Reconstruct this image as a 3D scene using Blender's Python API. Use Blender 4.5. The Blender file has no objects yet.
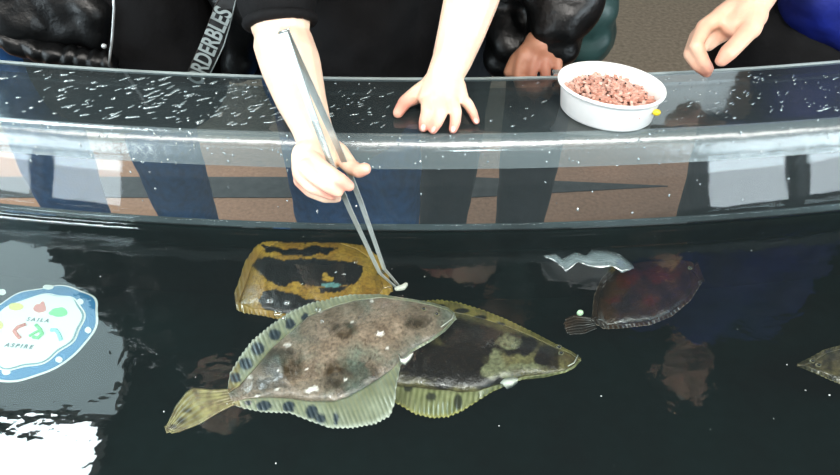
import bpy, bmesh, math, random
import numpy as np
from mathutils import Vector, Matrix, noise
random.seed(7)
S = bpy.context.scene
COL = S.collection
# ---------------------------------------------------------------- camera
F = 659.0; PITCH = math.radians(42); CAM = Vector((0, 0, .62))
FWD = Vector((0, math.cos(PITCH), -math.sin(PITCH))); UP = Vector((0, math.sin(PITCH), math.cos(PITCH)))
cam = bpy.data.objects.new('camera', bpy.data.cameras.new('camera')); COL.objects.link(cam)
cam.location = CAM; cam.rotation_euler = (math.pi / 2 - PITCH, 0, 0)
cam.data.sensor_width = 36; cam.data.lens = 36 * F / 840; cam.data.clip_start = .02
S.camera = cam
# ---------------------------------------------------------------- world, exposure
S.view_settings.view_transform = 'Standard'; S.view_settings.look = 'None'
S.view_settings.gamma = 1; S.view_settings.exposure = 0.0; S.view_settings.use_curve_mapping = False
W = bpy.data.worlds.new('world'); S.world = W; W.use_nodes = True
W.node_tree.nodes['Background'].inputs[0].default_value = (.75, .88, 1, 1)
W.node_tree.nodes['Background'].inputs[1].default_value = .25
S.cycles.transparent_max_bounces = 24; S.cycles.max_bounces = 8; S.cycles.caustics_reflective = False
S.cycles.caustics_refractive = False; S.cycles.use_denoising = True; S.cycles.sample_clamp_indirect = 6
E_WINDOW = 12.0; E_PANEL = 6.5; E_SQUARE = 40.0; E_KEY = 52.0; E_STRIP = 13.0; E_TUBE = (14, 5, 1.4)
def lamp(name, loc, size, power, color, aim):
    l = bpy.data.lights.new(name, 'AREA'); l.shape = 'DISK'; l.size = size; l.energy = power; l.color = color
    o = bpy.data.objects.new(name, l); COL.objects.link(o); o.location = loc
    o.rotation_euler = (Vector(aim) - Vector(loc)).to_track_quat('-Z', 'Y').to_euler(); return o
lamp('key_lamp', (.35, -.75, 1.93), .35, E_KEY, (1, .965, .91), (.0, .85, .1))

def P(x, y, d): return CAM + d * (FWD + Vector(((x - 420) / F, 0, 0)) + UP * ((237.5 - y) / F))
def ray(x, y): return FWD + Vector(((x - 420) / F, 0, 0)) + UP * ((237.5 - y) / F)
def PZ(x, y, z): r = ray(x, y); return CAM + r * ((z - CAM.z) / r.z)
def PY(x, y, Y): r = ray(x, y); return CAM + r * (Y / r.y)
def lin(c):
    if isinstance(c, str): c = [int(c[i:i + 2], 16) / 255 for i in (0, 2, 4)]
    return tuple(v / 12.92 if v <= .04045 else ((v + .055) / 1.055) ** 2.4 for v in c)

# ---------------------------------------------------------------- materials
def newmat(name):
    m = bpy.data.materials.new(name); m.use_nodes = True; nt = m.node_tree; nt.nodes.clear()
    o = nt.nodes.new('ShaderNodeOutputMaterial'); return m, nt, o
def pmat(name, col, rough=.5, metal=0, var=.12, nscale=30, bump=0, bscale=200, vcol=False, coat=0, spec=.5, sss=0, sheen=0, emit=None):
    m, nt, o = newmat(name); N = nt.nodes.new; L = nt.links.new
    b = N('ShaderNodeBsdfPrincipled'); L(b.outputs[0], o.inputs[0])
    b.inputs['Roughness'].default_value = rough; b.inputs['Metallic'].default_value = metal
    b.inputs['Coat Weight'].default_value = coat; b.inputs['Coat Roughness'].default_value = .08
    b.inputs['Specular IOR Level'].default_value = spec
    b.inputs['Sheen Weight'].default_value = sheen
    if sss:
        b.inputs['Subsurface Weight'].default_value = sss; b.inputs['Subsurface Radius'].default_value = (1, .35, .2)
        b.inputs['Subsurface Scale'].default_value = .008
    tc = N('ShaderNodeTexCoord')
    nz = N('ShaderNodeTexNoise'); nz.inputs['Scale'].default_value = nscale; nz.inputs['Detail'].default_value = 5
    L(tc.outputs['Object'], nz.inputs['Vector'])
    mx = N('ShaderNodeMix'); mx.data_type = 'RGBA'; mx.blend_type = 'MULTIPLY'; mx.inputs['Factor'].default_value = 1
    rp = N('ShaderNodeValToRGB'); rp.color_ramp.elements[0].position = .3; rp.color_ramp.elements[1].position = .7
    lo = max(0, 1 - 2 * var); rp.color_ramp.elements[0].color = (lo, lo, lo, 1); rp.color_ramp.elements[1].color = (1, 1, 1, 1)
    L(nz.outputs[0], rp.inputs[0]); L(rp.outputs[0], mx.inputs[7])
    if vcol:
        a = N('ShaderNodeVertexColor'); a.layer_name = 'Col'; L(a.outputs[0], mx.inputs[6])
    else: mx.inputs[6].default_value = (*lin(col), 1)
    L(mx.outputs[2], b.inputs['Base Color'])
    if bump:
        n2 = N('ShaderNodeTexNoise'); n2.inputs['Scale'].default_value = bscale; n2.inputs['Detail'].default_value = 4
        L(tc.outputs['Object'], n2.inputs['Vector'])
        bp = N('ShaderNodeBump'); bp.inputs['Strength'].default_value = bump; bp.inputs['Distance'].default_value = .004
        L(n2.outputs[0], bp.inputs['Height']); L(bp.outputs[0], b.inputs['Normal'])
    if emit:
        b.inputs['Emission Color'].default_value = (*emit[0], 1); b.inputs['Emission Strength'].default_value = emit[1]
    return m
def clear(name, f0=.04, tint=(1, 1, 1), rough=0.0, bumps=(), power=5.0, haze=0.0, vol=None):
    """clear sheet: straight transmission plus a Fresnel-weighted reflection"""
    m, nt, o = newmat(name); N = nt.nodes.new; L = nt.links.new
    tr = N('ShaderNodeBsdfTransparent'); tr.inputs[0].default_value = (*tint, 1)
    gl = N('ShaderNodeBsdfGlossy'); gl.inputs['Roughness'].default_value = rough
    lw = N('ShaderNodeLayerWeight'); lw.inputs[0].default_value = .5
    pw = N('ShaderNodeMath'); pw.operation = 'POWER'; pw.inputs[1].default_value = power; L(lw.outputs['Facing'], pw.inputs[0])
    ma = N('ShaderNodeMath'); ma.operation = 'MULTIPLY_ADD'; ma.inputs[1].default_value = 1 - f0; ma.inputs[2].default_value = f0; L(pw.outputs[0], ma.inputs[0])
    mx = N('ShaderNodeMixShader'); L(ma.outputs[0], mx.inputs[0]); L(gl.outputs[0], mx.inputs[2])
    if haze:
        df = N('ShaderNodeBsdfDiffuse'); df.inputs[0].default_value = (.66, .86, .90, 1)
        mh = N('ShaderNodeMixShader'); mh.inputs[0].default_value = haze; L(tr.outputs[0], mh.inputs[1]); L(df.outputs[0], mh.inputs[2]); L(mh.outputs[0], mx.inputs[1])
    else: L(tr.outputs[0], mx.inputs[1])
    if bumps:
        tc = N('ShaderNodeTexCoord'); prev = None
        for sc, st, dist, stretch in bumps:
            mp = N('ShaderNodeMapping'); mp.inputs['Scale'].default_value = stretch; L(tc.outputs['Object'], mp.inputs[0])
            nz = N('ShaderNodeTexNoise'); nz.inputs['Scale'].default_value = sc; nz.inputs['Detail'].default_value = 2.5; L(mp.outputs[0], nz.inputs['Vector'])
            bp = N('ShaderNodeBump'); bp.inputs['Strength'].default_value = st; bp.inputs['Distance'].default_value = dist; L(nz.outputs[0], bp.inputs['Height'])
            if prev: L(prev.outputs[0], bp.inputs['Normal'])
            prev = bp
        L(prev.outputs[0], gl.inputs['Normal'])
    L(mx.outputs[0], o.inputs[0])
    if vol:
        va = N('ShaderNodeVolumeAbsorption'); va.inputs[0].default_value = (*vol[0], 1); va.inputs[1].default_value = vol[1]; L(va.outputs[0], o.inputs['Volume'])
    return m
def glowmat(name, col, strength, grid=0):
    m, nt, o = newmat(name); e = nt.nodes.new('ShaderNodeEmission'); e.inputs[0].default_value = (*col, 1); e.inputs[1].default_value = strength
    nt.links.new(e.outputs[0], o.inputs[0]); return m
M = {}
M['skin'] = pmat('skin', None, .45, vcol=True, var=.05, nscale=45, bump=.12, bscale=260, sss=.15, spec=.35)
M['nail'] = pmat('nail', 'E9B9AC', .25, var=.02)
M['black'] = pmat('black_cloth', '0B0B0D', .8, var=.25, bump=.3, bscale=90, spec=.2)
M['puffer'] = pmat('black_nylon', '08090A', .38, var=.2, bump=.8, bscale=35, spec=.3)
M['teal'] = pmat('teal_nylon', '2B4644', .45, var=.3, nscale=14, bump=.4, bscale=40)
M['blue'] = pmat('blue_cloth', '0C2080', .6, var=.3, nscale=12, bump=.4, bscale=40)
M['jeans'] = pmat('denim', '2A62A0', .8, var=.2, nscale=60, bump=.3, bscale=300)
M['purple'] = pmat('dark_trousers', '20222B', .8, var=.2, bump=.2)
M['shoe'] = pmat('shoe_rubber', '1A1A1A', .6)
M['hair'] = pmat('hair', '15100D', .5, bump=.5, bscale=150)
M['eye'] = pmat('eye', 'EFEFEA', .15, var=0)
M['steel'] = pmat('steel', 'C4CCC9', .3, .75, var=.06, nscale=80)
M['white'] = pmat('white_plastic', 'F4F4F2', .3, var=.01)
M['edge'] = pmat('sawn_acrylic_edge', 'A9B6B6', .25, var=.15, nscale=20)
M['liner'] = pmat('tank_liner', '4A585C', .6, var=.35, nscale=9)
M['carpet'] = pmat('carpet', 'B98668', .9, var=.15, nscale=90, bump=.5, bscale=500)
M['carpet2'] = pmat('grey_carpet', '9A8570', .9, var=.2, nscale=60, bump=.5, bscale=500)
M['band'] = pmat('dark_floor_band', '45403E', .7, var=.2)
M['wall'] = pmat('wall_paint', '6A6E70', .8, var=.05)
M['ceil'] = pmat('dark_ceiling', '24282A', .9, var=.1)
M['frame'] = pmat('window_frame', '2A2C2E', .5)
M['zip'] = pmat('zip_metal', 'C8CCCC', .3, .6)
M['strap'] = pmat('strap_webbing', '0D0D0E', .6)
M['print'] = pmat('grey_print', '9AA6A6', .6, var=.2)
M['fish'] = pmat('fish_skin', None, .28, vcol=True, var=.28, nscale=230, bump=.25, bscale=420, coat=.25)
M['fin'] = pmat('fish_fin', None, .35, vcol=True, var=.12, nscale=90, coat=.3)
M['food'] = pmat('chopped_fish', None, .35, vcol=True, var=.15, nscale=200, coat=.2)
M['acrylic'] = clear('clear_acrylic', .045, (.93, .96, .965), .03, [(6, .05, .01, (1, 1, 1))], haze=.012)
M['ledge'] = clear('wet_ledge', .07, (.42, .46, .48), .10, [(6, .05, .01, (1, 1, 1)), (60, .1, .002, (1, 1, 1))], haze=.03)
M['water_side_clear'] = clear('sawn_end', 0, power=60)
M['bend'] = clear('moulded_bend', .12, (.50, .55, .57), .24, [(9, .15, .01, (1, 1, 1)), (60, .3, .002, (1, 1, 1))], haze=.13)
M['water'] = clear('water_surface', .04, (.95, .97, .97), .0, [(5, .16, .012, (1, 1.6, 1)), (30, .10, .004, (1, 1.3, 1))], power=4.5, haze=.010, vol=((.35, .62, .60), 3.0))
M['water_side'] = clear('water_side', .0, (1, 1, 1), vol=((.35, .62, .60), 3.0), power=60)
gm, nt, o = newmat('unused_drop'); g = nt.nodes.new('ShaderNodeBsdfGlass'); g.inputs['IOR'].default_value = 1.33; g.inputs['Roughness'].default_value = .02; nt.links.new(g.outputs[0], o.inputs[0]); bpy.data.materials.remove(gm); M['drop'] = clear('water_drop', .22, (1, 1, 1), .12, power=1.6, haze=.30)
M['film'] = clear('tab_and_glint_film', .12, (.85, .9, .9), .2, power=2, haze=.13)

# ---------------------------------------------------------------- object helpers
def tag(o, label=None, cat=None, group=None, kind=None):
    for k, v in (('label', label), ('category', cat), ('group', group), ('kind', kind)):
        if v: o[k] = v
    return o
def meshobj(name, verts, faces, mat, parent=None, smooth=True, cols=None, solid=0, mats=None, fmat=None, closed=False):
    me = bpy.data.meshes.new(name); me.from_pydata([tuple(v) for v in verts], [], faces); me.validate(); me.update()
    if smooth: me.polygons.foreach_set('use_smooth', [True] * len(me.polygons))
    for m in (mats or [mat]): me.materials.append(m)
    if fmat: me.polygons.foreach_set('material_index', fmat)
    if cols is not None:
        a = me.color_attributes.new('Col', 'FLOAT_COLOR', 'POINT')
        a.data.foreach_set('color', [c for col in cols for c in (*col, 1)])
    o = bpy.data.objects.new(name, me); COL.objects.link(o)
    if parent: o.parent = parent; o.matrix_parent_inverse = Matrix.Translation(parent.location).inverted()
    if closed:
        bm = bmesh.new(); bm.from_mesh(me); bmesh.ops.recalc_face_normals(bm, faces=bm.faces); bm.to_mesh(me); bm.free()
    if solid:
        md = o.modifiers.new('thickness', 'SOLIDIFY'); md.thickness = solid; md.offset = 0
    return o
def empty(name, loc, label=None, cat=None, group=None):
    o = bpy.data.objects.new(name, None); COL.objects.link(o); o.location = loc; o.empty_display_size = .05
    return tag(o, label, cat, group)
class MB:
    def __init__(s): s.v = []; s.f = []
    def add(s, v, f): n = len(s.v); s.v += [Vector(p) for p in v]; s.f += [tuple(i + n for i in q) for q in f]; return s
    def box(s, a, b):
        (x0, y0, z0), (x1, y1, z1) = a, b
        return s.add([(x0, y0, z0), (x1, y0, z0), (x1, y1, z0), (x0, y1, z0), (x0, y0, z1), (x1, y0, z1), (x1, y1, z1), (x0, y1, z1)],
                     [(0, 3, 2, 1), (4, 5, 6, 7), (0, 1, 5, 4), (1, 2, 6, 5), (2, 3, 7, 6), (3, 0, 4, 7)])
    def ball(s, c, r, n=12, m=8, sc=(1, 1, 1), rot=None):
        c = Vector(c); v = []; f = []
        for j in range(m + 1):
            t = math.pi * j / m
            for i in range(n):
                p = 2 * math.pi * i / n
                q = Vector((math.sin(t) * math.cos(p) * sc[0], math.sin(t) * math.sin(p) * sc[1], math.cos(t) * sc[2])) * r
                if rot: q = rot @ q
                v.append(c + q)
        for j in range(m):
            for i in range(n):
                f.append((j * n + i, (j + 1) * n + i, (j + 1) * n + (i + 1) % n, j * n + (i + 1) % n))
        return s.add(v, f)
    def tube(s, pts, rad, n=10, cap=True):
        pts = [Vector(p) for p in pts]; rad = rad if isinstance(rad, (list, tuple)) else [rad] * len(pts)
        v = []; f = []; prev = None
        for i, p in enumerate(pts):
            t = (pts[min(i + 1, len(pts) - 1)] - pts[max(i - 1, 0)]).normalized()
            a = t.orthogonal().normalized() if prev is None else (prev - t * prev.dot(t)).normalized()
            prev = a; b = t.cross(a)
            for k in range(n):
                q = 2 * math.pi * k / n; v.append(p + (a * math.cos(q) + b * math.sin(q)) * rad[i])
        for i in range(len(pts) - 1):
            for k in range(n): f.append((i * n + k, i * n + (k + 1) % n, (i + 1) * n + (k + 1) % n, (i + 1) * n + k))
        if cap: f.append(tuple(range(n))[::-1]); f.append(tuple((len(pts) - 1) * n + k for k in range(n)))
        return s.add(v, f)
    def cone(s, a, b, ra, rb, n=14):  # tapered capsule
        a = Vector(a); b = Vector(b); t = b - a; L = t.length
        if L < 1e-6: return s.ball(a, max(ra, rb))
        t /= L; pts = []; rr = []
        for k in range(5):
            q = math.pi / 2 * k / 4.0; pts.append(a - t * ra * math.cos(q)); rr.append(max(ra * math.sin(q), 1e-4))
        for k in range(1, 5): pts.append(a + t * L * k / 5); rr.append(ra + (rb - ra) * k / 5)
        for k in range(5):
            q = math.pi / 2 * k / 4.0; pts.append(b + t * rb * math.sin(q)); rr.append(max(rb * math.cos(q), 1e-4))
        return s.tube(pts, rr, n)
    def chain(s, pts):  # [(point, radius), ...]
        for (a, ra), (b, rb) in zip(pts, pts[1:]): s.cone(a, b, ra, rb)
        return s
    def build(s, name, mat, parent=None, **k): return meshobj(name, s.v, s.f, mat, parent, **k)
def fused(mb, name, mat, parent, voxel, smooth=4, colfn=None, disp=None):
    """weld overlapping closed shapes into one continuous surface"""
    o = mb.build(name, mat)
    r = o.modifiers.new('r', 'REMESH'); r.mode = 'VOXEL'; r.voxel_size = voxel
    sm = o.modifiers.new('s', 'SMOOTH'); sm.iterations = smooth; sm.factor = .5
    dg = bpy.context.evaluated_depsgraph_get(); me = bpy.data.meshes.new_from_object(o.evaluated_get(dg))
    old = o.data; o.modifiers.clear(); o.data = me; bpy.data.meshes.remove(old); me.name = name
    if disp:
        nr = [v.normal.copy() for v in me.vertices]
        for v, n in zip(me.vertices, nr): v.co += n * disp(v.co)
    if colfn:
        a = me.color_attributes.new('Col', 'FLOAT_COLOR', 'POINT')
        a.data.foreach_set('color', [c for v in me.vertices for c in (*colfn(v.co), 1)])
    me.polygons.foreach_set('use_smooth', [True] * len(me.polygons)); me.update()
    if not me.materials: me.materials.append(mat)
    if parent: o.parent = parent; o.matrix_parent_inverse = Matrix.Translation(parent.location).inverted()
    return o
def structure(o): o['kind'] = 'structure'; return o

# ---------------------------------------------------------------- room
ZF = -.60; ZC = 2.0
structure(MB().box((-4, -3, ZF - .05), (4, 1.53, ZF)).box((-4, 1.53, ZF - .05), (4, 1.82, ZF)).build('floor', M['carpet'], smooth=False))
structure(MB().box((-4, 1.82, ZF - .05), (4, 6, ZF)).build('floor_far', M['carpet2'], smooth=False))
structure(meshobj('dark_band_1', [(-1.6, 1.53, ZF + .002), (.15, 1.53, ZF + .002), (.75, 1.585, ZF + .002), (.15, 1.63, ZF + .002), (-1.6, 1.63, ZF + .002)], [(0, 1, 2, 3, 4)], M['band'], smooth=False, solid=.003))  # flat dark band on the floor, tapering to the right
structure(MB().box((-4, -3, ZC), (4, 6, ZC + .05)).build('ceiling', M['ceil'], smooth=False))
structure(MB().box((-4.1, -3, ZF), (-4, 6, ZC)).build('wall_left', M['wall'], smooth=False))
structure(MB().box((4, -3, ZF), (4.1, 6, ZC)).build('wall_right', M['wall'], smooth=False))
structure(MB().box((-4, 6, ZF), (4, 6.1, ZC)).build('wall_back', M['wall'], smooth=False))
# wall behind the camera, with two windows
wb = MB()
for a, b in (((-4, -3.1, ZF), (-3.95, -3, ZC)), ((-3.0, -3.1, ZF), (2.9, -3, ZC)), ((3.95, -3.1, ZF), (4, -3, ZC)), ((-3.95, -3.1, 1.8), (-3.0, -3, ZC)), ((2.9, -3.1, 1.8), (3.95, -3, ZC)), ((-3.95, -3.1, ZF), (-3.0, -3, -.55)), ((2.9, -3.1, ZF), (3.95, -3, -.55))):
    wb.box(a, b)
structure(wb.build('wall_front', M['wall'], smooth=False))
sky = glowmat('daylit_window', (.80, .93, 1), E_WINDOW)
for i, (p0, p1, nrm) in enumerate((((-3.95, -3.06), (-3.0, -3.06), (0, 1)), ((2.9, -3.06), (3.95, -3.06), (0, 1)), ((-3.98, -2.8), (-3.98, .2), (1, 0)), ((3.98, -2.8), (3.98, -.2), (-1, 0)))):  # unseen; side-wall panes added and all sized for white reflections on the acrylic
    a, b = Vector((*p0, 0)), Vector((*p1, 0)); nv = Vector((*nrm, 0))
    w = structure(meshobj('window_%d' % (i + 1), [a + Vector((0, 0, -.55)), b + Vector((0, 0, -.55)), b + Vector((0, 0, 1.8)), a + Vector((0, 0, 1.8))], [(0, 1, 2, 3)], sky, smooth=False))
    f = MB()
    for t0, t1, z0, z1 in ((0, .02, -.55, 1.8), (.98, 1, -.55, 1.8), (0, 1, -.55, -.5), (0, 1, 1.75, 1.8)):
        q0 = a.lerp(b, t0); q1 = a.lerp(b, t1); c = [q0 + nv * .005, q1 + nv * .005, q1 + nv * .05, q0 + nv * .05]
        f.add([p + Vector((0, 0, z0)) for p in c] + [p + Vector((0, 0, z1)) for p in c], [(0, 1, 2, 3), (4, 5, 6, 7), (0, 4, 5, 1), (1, 5, 6, 2), (2, 6, 7, 3), (3, 7, 4, 0)])
    structure(f.build('window_frame', M['frame'], w, smooth=False))
# ceiling lights
def ceiling_light(x0, x1, y0, y1, strength, col, label, skew=0):
    e = empty('ceiling_light', ((x0 + x1) / 2, (y0 + y1) / 2, ZC), label, 'ceiling light')
    d = meshobj('diffuser', [(x0, y0, ZC - .03), (x0, y1, ZC - .03), (x1 - skew, y1, ZC - .03), (x1, y0, ZC - .03)], [(0, 1, 2, 3)], glowmat('diffuser_' + str(len(bpy.data.materials)), col, strength), e, smooth=False)
    f = MB(); t = .025
    c = [Vector((x0, y0, 0)), Vector((x0, y1, 0)), Vector((x1 - skew, y1, 0)), Vector((x1, y0, 0))]
    for a, b in zip(c, c[1:] + c[:1]):
        n = (b - a).normalized().cross(Vector((0, 0, 1))) * -t
        f.add([a + Vector((0, 0, ZC - .045)), b + Vector((0, 0, ZC - .045)), b + n + Vector((0, 0, ZC - .045)), a + n + Vector((0, 0, ZC - .045)),
               a + Vector((0, 0, ZC)), b + Vector((0, 0, ZC)), b + n + Vector((0, 0, ZC)), a + n + Vector((0, 0, ZC))],
              [(0, 1, 2, 3), (7, 6, 5, 4), (0, 4, 5, 1), (1, 5, 6, 2), (2, 6, 7, 3), (3, 7, 4, 0)])
    f.build('frame', M['white'], e, smooth=False); return e
ceiling_light(-3.6, -1.38, 1.69, 5.0, E_PANEL, (.72, .95, 1), 'wide pale luminous ceiling panel, mirrored as grey veil in the water', skew=1.0)
ceiling_light(1.5, 3.6, 3.5, 5.0, 3.0, (.8, .95, 1), 'wide pale luminous panel added to brighten the ledge, far behind the person in the blue coat')  # unseen panel, added to lighten the right end of the ledge
ceiling_light(-2.2, -1.42, 1.12, 1.60, E_SQUARE, (.85, .97, 1), 'brilliant white ceiling panel mirrored as glare in the lower water')
ceiling_light(-2.6, -.1, -1.05, -.35, E_STRIP, (1, .97, .92), 'long white strip added for a bright band on the ledge bend, above the near left side of the tank')  # unseen strip, added to streak the moulded bend with light
ceiling_light(.1, 2.8, -1.05, -.35, E_STRIP, (1, .97, .92), 'long white strip added for a bright band on the ledge bend, above the near right side of the tank')  # right half of the lighting added for the bend
tb = empty('tube_lamp', (1.75, 2.75, ZC), 'warm orange tube lamp on the ceiling beyond the visitors', 'lamp')
pa = PZ(698, 289, 0); pb = PZ(800, 291, 0); tp = []
for q in (pa, pb):
    d = (q - CAM); tp.append(q + Vector((d.x, d.y, -d.z)) * ((ZC - .06) / -d.z))
m_ = MB().tube(tp, .028, 12); m_.build('tube', glowmat('warm_tube', E_TUBE, 1.0), tb)
MB().box((min(tp[0].x, tp[1].x), tp[0].y - .03, ZC - .03), (max(tp[0].x, tp[1].x), tp[0].y + .03, ZC)).build('housing', M['frame'], tb, smooth=False)

# ---------------------------------------------------------------- touch tank
CY = 4.9; RW = 4.2
def arc_pt(a, off, z): r = RW - off; return Vector((r * math.sin(a), CY - r * math.cos(a), z))
def sweep(profile, a0, a1, n, closed=True):
    v = []; f = []; k = len(profile)
    for i in range(n + 1):
        a = a0 + (a1 - a0) * i / n
        v += [arc_pt(a, o_, z_) for o_, z_ in profile]
    for i in range(n):
        for j in range(k if closed else k - 1):
            f.append((i * k + j, (i + 1) * k + j, (i + 1) * k + (j + 1) % k, i * k + (j + 1) % k))
    if closed: f.append(tuple(range(k))); f.append(tuple(n * k + j for j in range(k))[::-1])
    return v, f
LZ = .124
tank = empty('touch_tank', (0, .8, ZF), 'big curved touch tank with a wet clear acrylic ledge around dark water', 'tank')
out = [(0, 0), (.0008, .002), (.0332, .083), (.034, .085)]
for k in range(1, 9):
    t = k / 9; q = (1 - t) ** 2, 2 * t * (1 - t), t * t
    out.append((q[0] * .034 + q[1] * .042 + q[2] * .062, q[0] * .085 + q[1] * .122 + q[2] * .1245))
out += [(.062, .1245), (.075, LZ), (.2105, LZ), (.212, LZ)]
inn = [(.212, LZ - .0135), (.2115, LZ - .014), (.2095, LZ - .014), (.07, LZ - .014), (.052, LZ - .020), (.047, .085), (.0467, .084), (.0143, .001), (.014, 0)]
v, f = sweep(out + inn, -.36, .36, 160); kk = len(out + inn)
def fmi(q):
    q = [i % kk for i in q[:4]]; a = min(q)
    if a == 15: return 2          # sawn end, covered by its edge strip
    return 3 if 3 <= a < 12 else 1 if 12 <= a < 15 or a == 18 else 0
fm = [fmi(q) for q in f[:-2]] + [0, 0]
meshobj('acrylic_ledge', v, f, None, tank, mats=[M['acrylic'], M['ledge'], M['water_side_clear'], M['bend']], fmat=fm, closed=True)
v, f = sweep([(.2135, LZ + .0015), (.2135, LZ - .004), (.2165, LZ - .004), (.2165, LZ + .0015)], -.36, .36, 160)
meshobj('ledge_edge', v, f, M['edge'], tank, smooth=False)
v, f = sweep([(-.002, -.16), (-.002, -.002), (.02, -.002), (.02, -.16)], -.36, .36, 160); meshobj('tank_wall', v, f, M['liner'], tank, smooth=False)
v, f = sweep([(.02, -.165), (.02, -.14), (-1.1, -.14), (-1.1, -.165)], -.36, .36, 80); meshobj('tank_bottom', v, f, M['liner'], tank, smooth=False)
v, f = sweep([(-.93, -.14), (-.93, .06), (-1.0, .06), (-1.0, -.14)], -.36, .36, 80); meshobj('near_wall', v, f, M['liner'], tank, smooth=False)
v, f = sweep([(.0, -.598), (.0, -.165), (.02, -.165), (.02, -.598)], -.36, .36, 80); meshobj('plinth', v, f, M['liner'], tank, smooth=False)
# water body: rippled top, clear sides
prof = [(-.004, 0.0055), (-.0075, .0018), (-.013, .0002)] + [(-.016 - .904 * k / 14, 0) for k in range(15)] + [(-.9201, -.002), (-.925, -.1385), (-.004, -.1385)]
v, f = sweep(prof, -.355, .355, 200)
k = len(prof); fm = []
for q in f[:-2]: fm.append(0 if all((i % k) <= 17 for i in q) else 1)
fm += [1, 1]
wt = meshobj('tank_water', v, f, None, mats=[M['water'], M['water_side']], fmat=fm, closed=True)
tag(wt, 'dark clear water filling the curved tank, its surface mirroring the visitors', 'water', kind='stuff')
# water line against the acrylic

# ---------------------------------------------------------------- emblem on the tank bottom
ZB = -.138
c0 = PZ(33, 331, ZB); e1 = PZ(95, 331, ZB); R0 = (e1 - c0).length
em = empty('round_emblem', c0, 'round white emblem with a blue dotted ring and small coloured fish shapes', 'emblem')
def wob(t, amp, s): return 1 + amp * noise.noise(Vector((math.cos(t) * 2.2, math.sin(t) * 2.2, s))) + amp * .25 * math.sin(9 * t + s)
def edisc(name, r, mat, z, amp=.05, s=0, part=True):
    v = [c0 + Vector((0, 0, z))] + [c0 + Vector((math.cos(t) * r * R0 * wob(t, amp, s), math.sin(t) * r * R0 * wob(t, amp, s), z)) for t in [2 * math.pi * i / 120 for i in range(120)]]
    v2 = [p - Vector((0, 0, .0006)) for p in v]
    f = [(0, i + 1, (i + 1) % 120 + 1) for i in range(120)] + [(i + 1, i + 122, (i + 1) % 120 + 122, (i + 1) % 120 + 1) for i in range(120)]
    return meshobj(name, v + v2, f, mat, em, smooth=False)
mw = pmat('emblem_white', 'FFF6F2', .5, var=0); mb_ = pmat('emblem_blue', '2F7FB4', .5, var=.1, nscale=30)
edisc('white_rim', 1.0, mw, .001, .05, 1); edisc('blue_ring', .965, mb_, .002, .05, 1); edisc('inner_line', .79, mw, .003, .08, 4)
edisc('inner_gap', .765, pmat('emblem_grey', '8FA9B4', .5), .004, .08, 4); edisc('white_field', .745, mw, .005, .09, 4.1)
def blob(name, px, py, rx, ry, mat, z=.006, pts=None, parent=em):
    c = PZ(px, py, ZB + z); v = [c]
    n = 28
    for i in range(n):
        t = 2 * math.pi * i / n; w = 1 + .18 * noise.noise(Vector((math.cos(t) * 1.5 + px, math.sin(t) * 1.5, py)))
        v.append(PZ(px + math.cos(t) * rx * w, py + math.sin(t) * ry * w, ZB + z))
    v2 = [p - Vector((0, 0, .0005)) for p in v]
    f = [(0, (i + 1) % n + 1, i + 1) for i in range(n)] + [(i + 1, (i + 1) % n + 1, (i + 1) % n + n + 2, i + n + 2) for i in range(n)]
    return meshobj(name, v + v2, f, mat, parent, smooth=False)
for px, py, rx, ry in ((48, 287, 5.5, 2.4), (80, 301.5, 3.4, 2.8), (88, 330, 3.1, 3.2), (59, 359.5, 3.6, 3), (6, 372, 4.6, 2.8), (2, 292, 4, 2.8), (-22, 305, 4, 3), (-30, 335, 3, 3), (-20, 360, 4, 3)):
    blob('ring_dot', px, py, rx, ry, mw, .0035)
def ecol(n, h): return pmat('emblem_' + n, h, .5, var=.05)
yy, rr_, gg, cc = ecol('yellow', 'F3DE7A'), ecol('red', 'F08A7E'), ecol('green', '86DE92'), ecol('cyan', 'A4E6E6')
for nm, px, py, rx, ry, mt in (('yellow_fish', 16, 306.5, 8, 3.6, yy), ('red_fish', 39.5, 308, 6.5, 4.2, rr_), ('green_fish', 59, 312, 8.2, 4.8, gg), ('yellow_fish', -2, 325, 5, 5, yy)):
    blob(nm, px, py, rx, ry, mt)
    if px > 30: blob(nm.split('_')[0] + '_tail', px + (3 if px < 50 else -8), py - (4.6 if px < 50 else -1), 2.2, 2.0, mt, .0062)
def stroke(name, pts, r, mat):
    mb = MB(); mb.tube([PZ(x, y, ZB + .0062) for x, y in pts], r, 6); o = mb.build(name, mat, em); return o
stroke('red_crescent', [(26, 324), (18, 327), (14, 331), (17, 335), (20, 338)], .0028, rr_)
stroke('green_swirl', [(36, 325), (40, 329), (42, 334), (38, 338), (33, 337)], .0028, gg); stroke('green_swirl', [(29, 336), (34, 333), (40, 330)], .002, gg)
stroke('cyan_swirl', [(51, 330), (56, 330), (59, 334), (61, 340)], .0028, cc)
mk = pmat('emblem_ink', '6F7C80', .6)
def text_on(txt, loc, size, mat, parent, rot, name, extrude=.0003):
    c = bpy.data.curves.new(name, 'FONT'); c.body = txt; c.size = size; c.extrude = extrude; c.align_x = 'CENTER'; c.align_y = 'CENTER'; c.offset = size * .02
    t = bpy.data.objects.new(name, c); COL.objects.link(t)
    dg = bpy.context.evaluated_depsgraph_get(); me = bpy.data.meshes.new_from_object(t.evaluated_get(dg)); bpy.data.objects.remove(t)
    mt = Matrix.Translation(loc) @ rot.to_4x4()
    me.transform(mt); me.materials.clear(); me.materials.append(mat)
    o = bpy.data.objects.new(name, me); COL.objects.link(o); o.parent = parent; o.matrix_parent_inverse = Matrix.Translation(parent.location).inverted(); return o
text_on('S A I L A', PZ(38, 320, ZB + .006), .0095, mk, em, Matrix.Rotation(-.1, 3, 'Z'), 'emblem_lettering')
text_on('A S P I R E', PZ(19, 346, ZB + .006), .0095, mk, em, Matrix.Rotation(-.1, 3, 'Z'), 'emblem_lettering')

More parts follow.
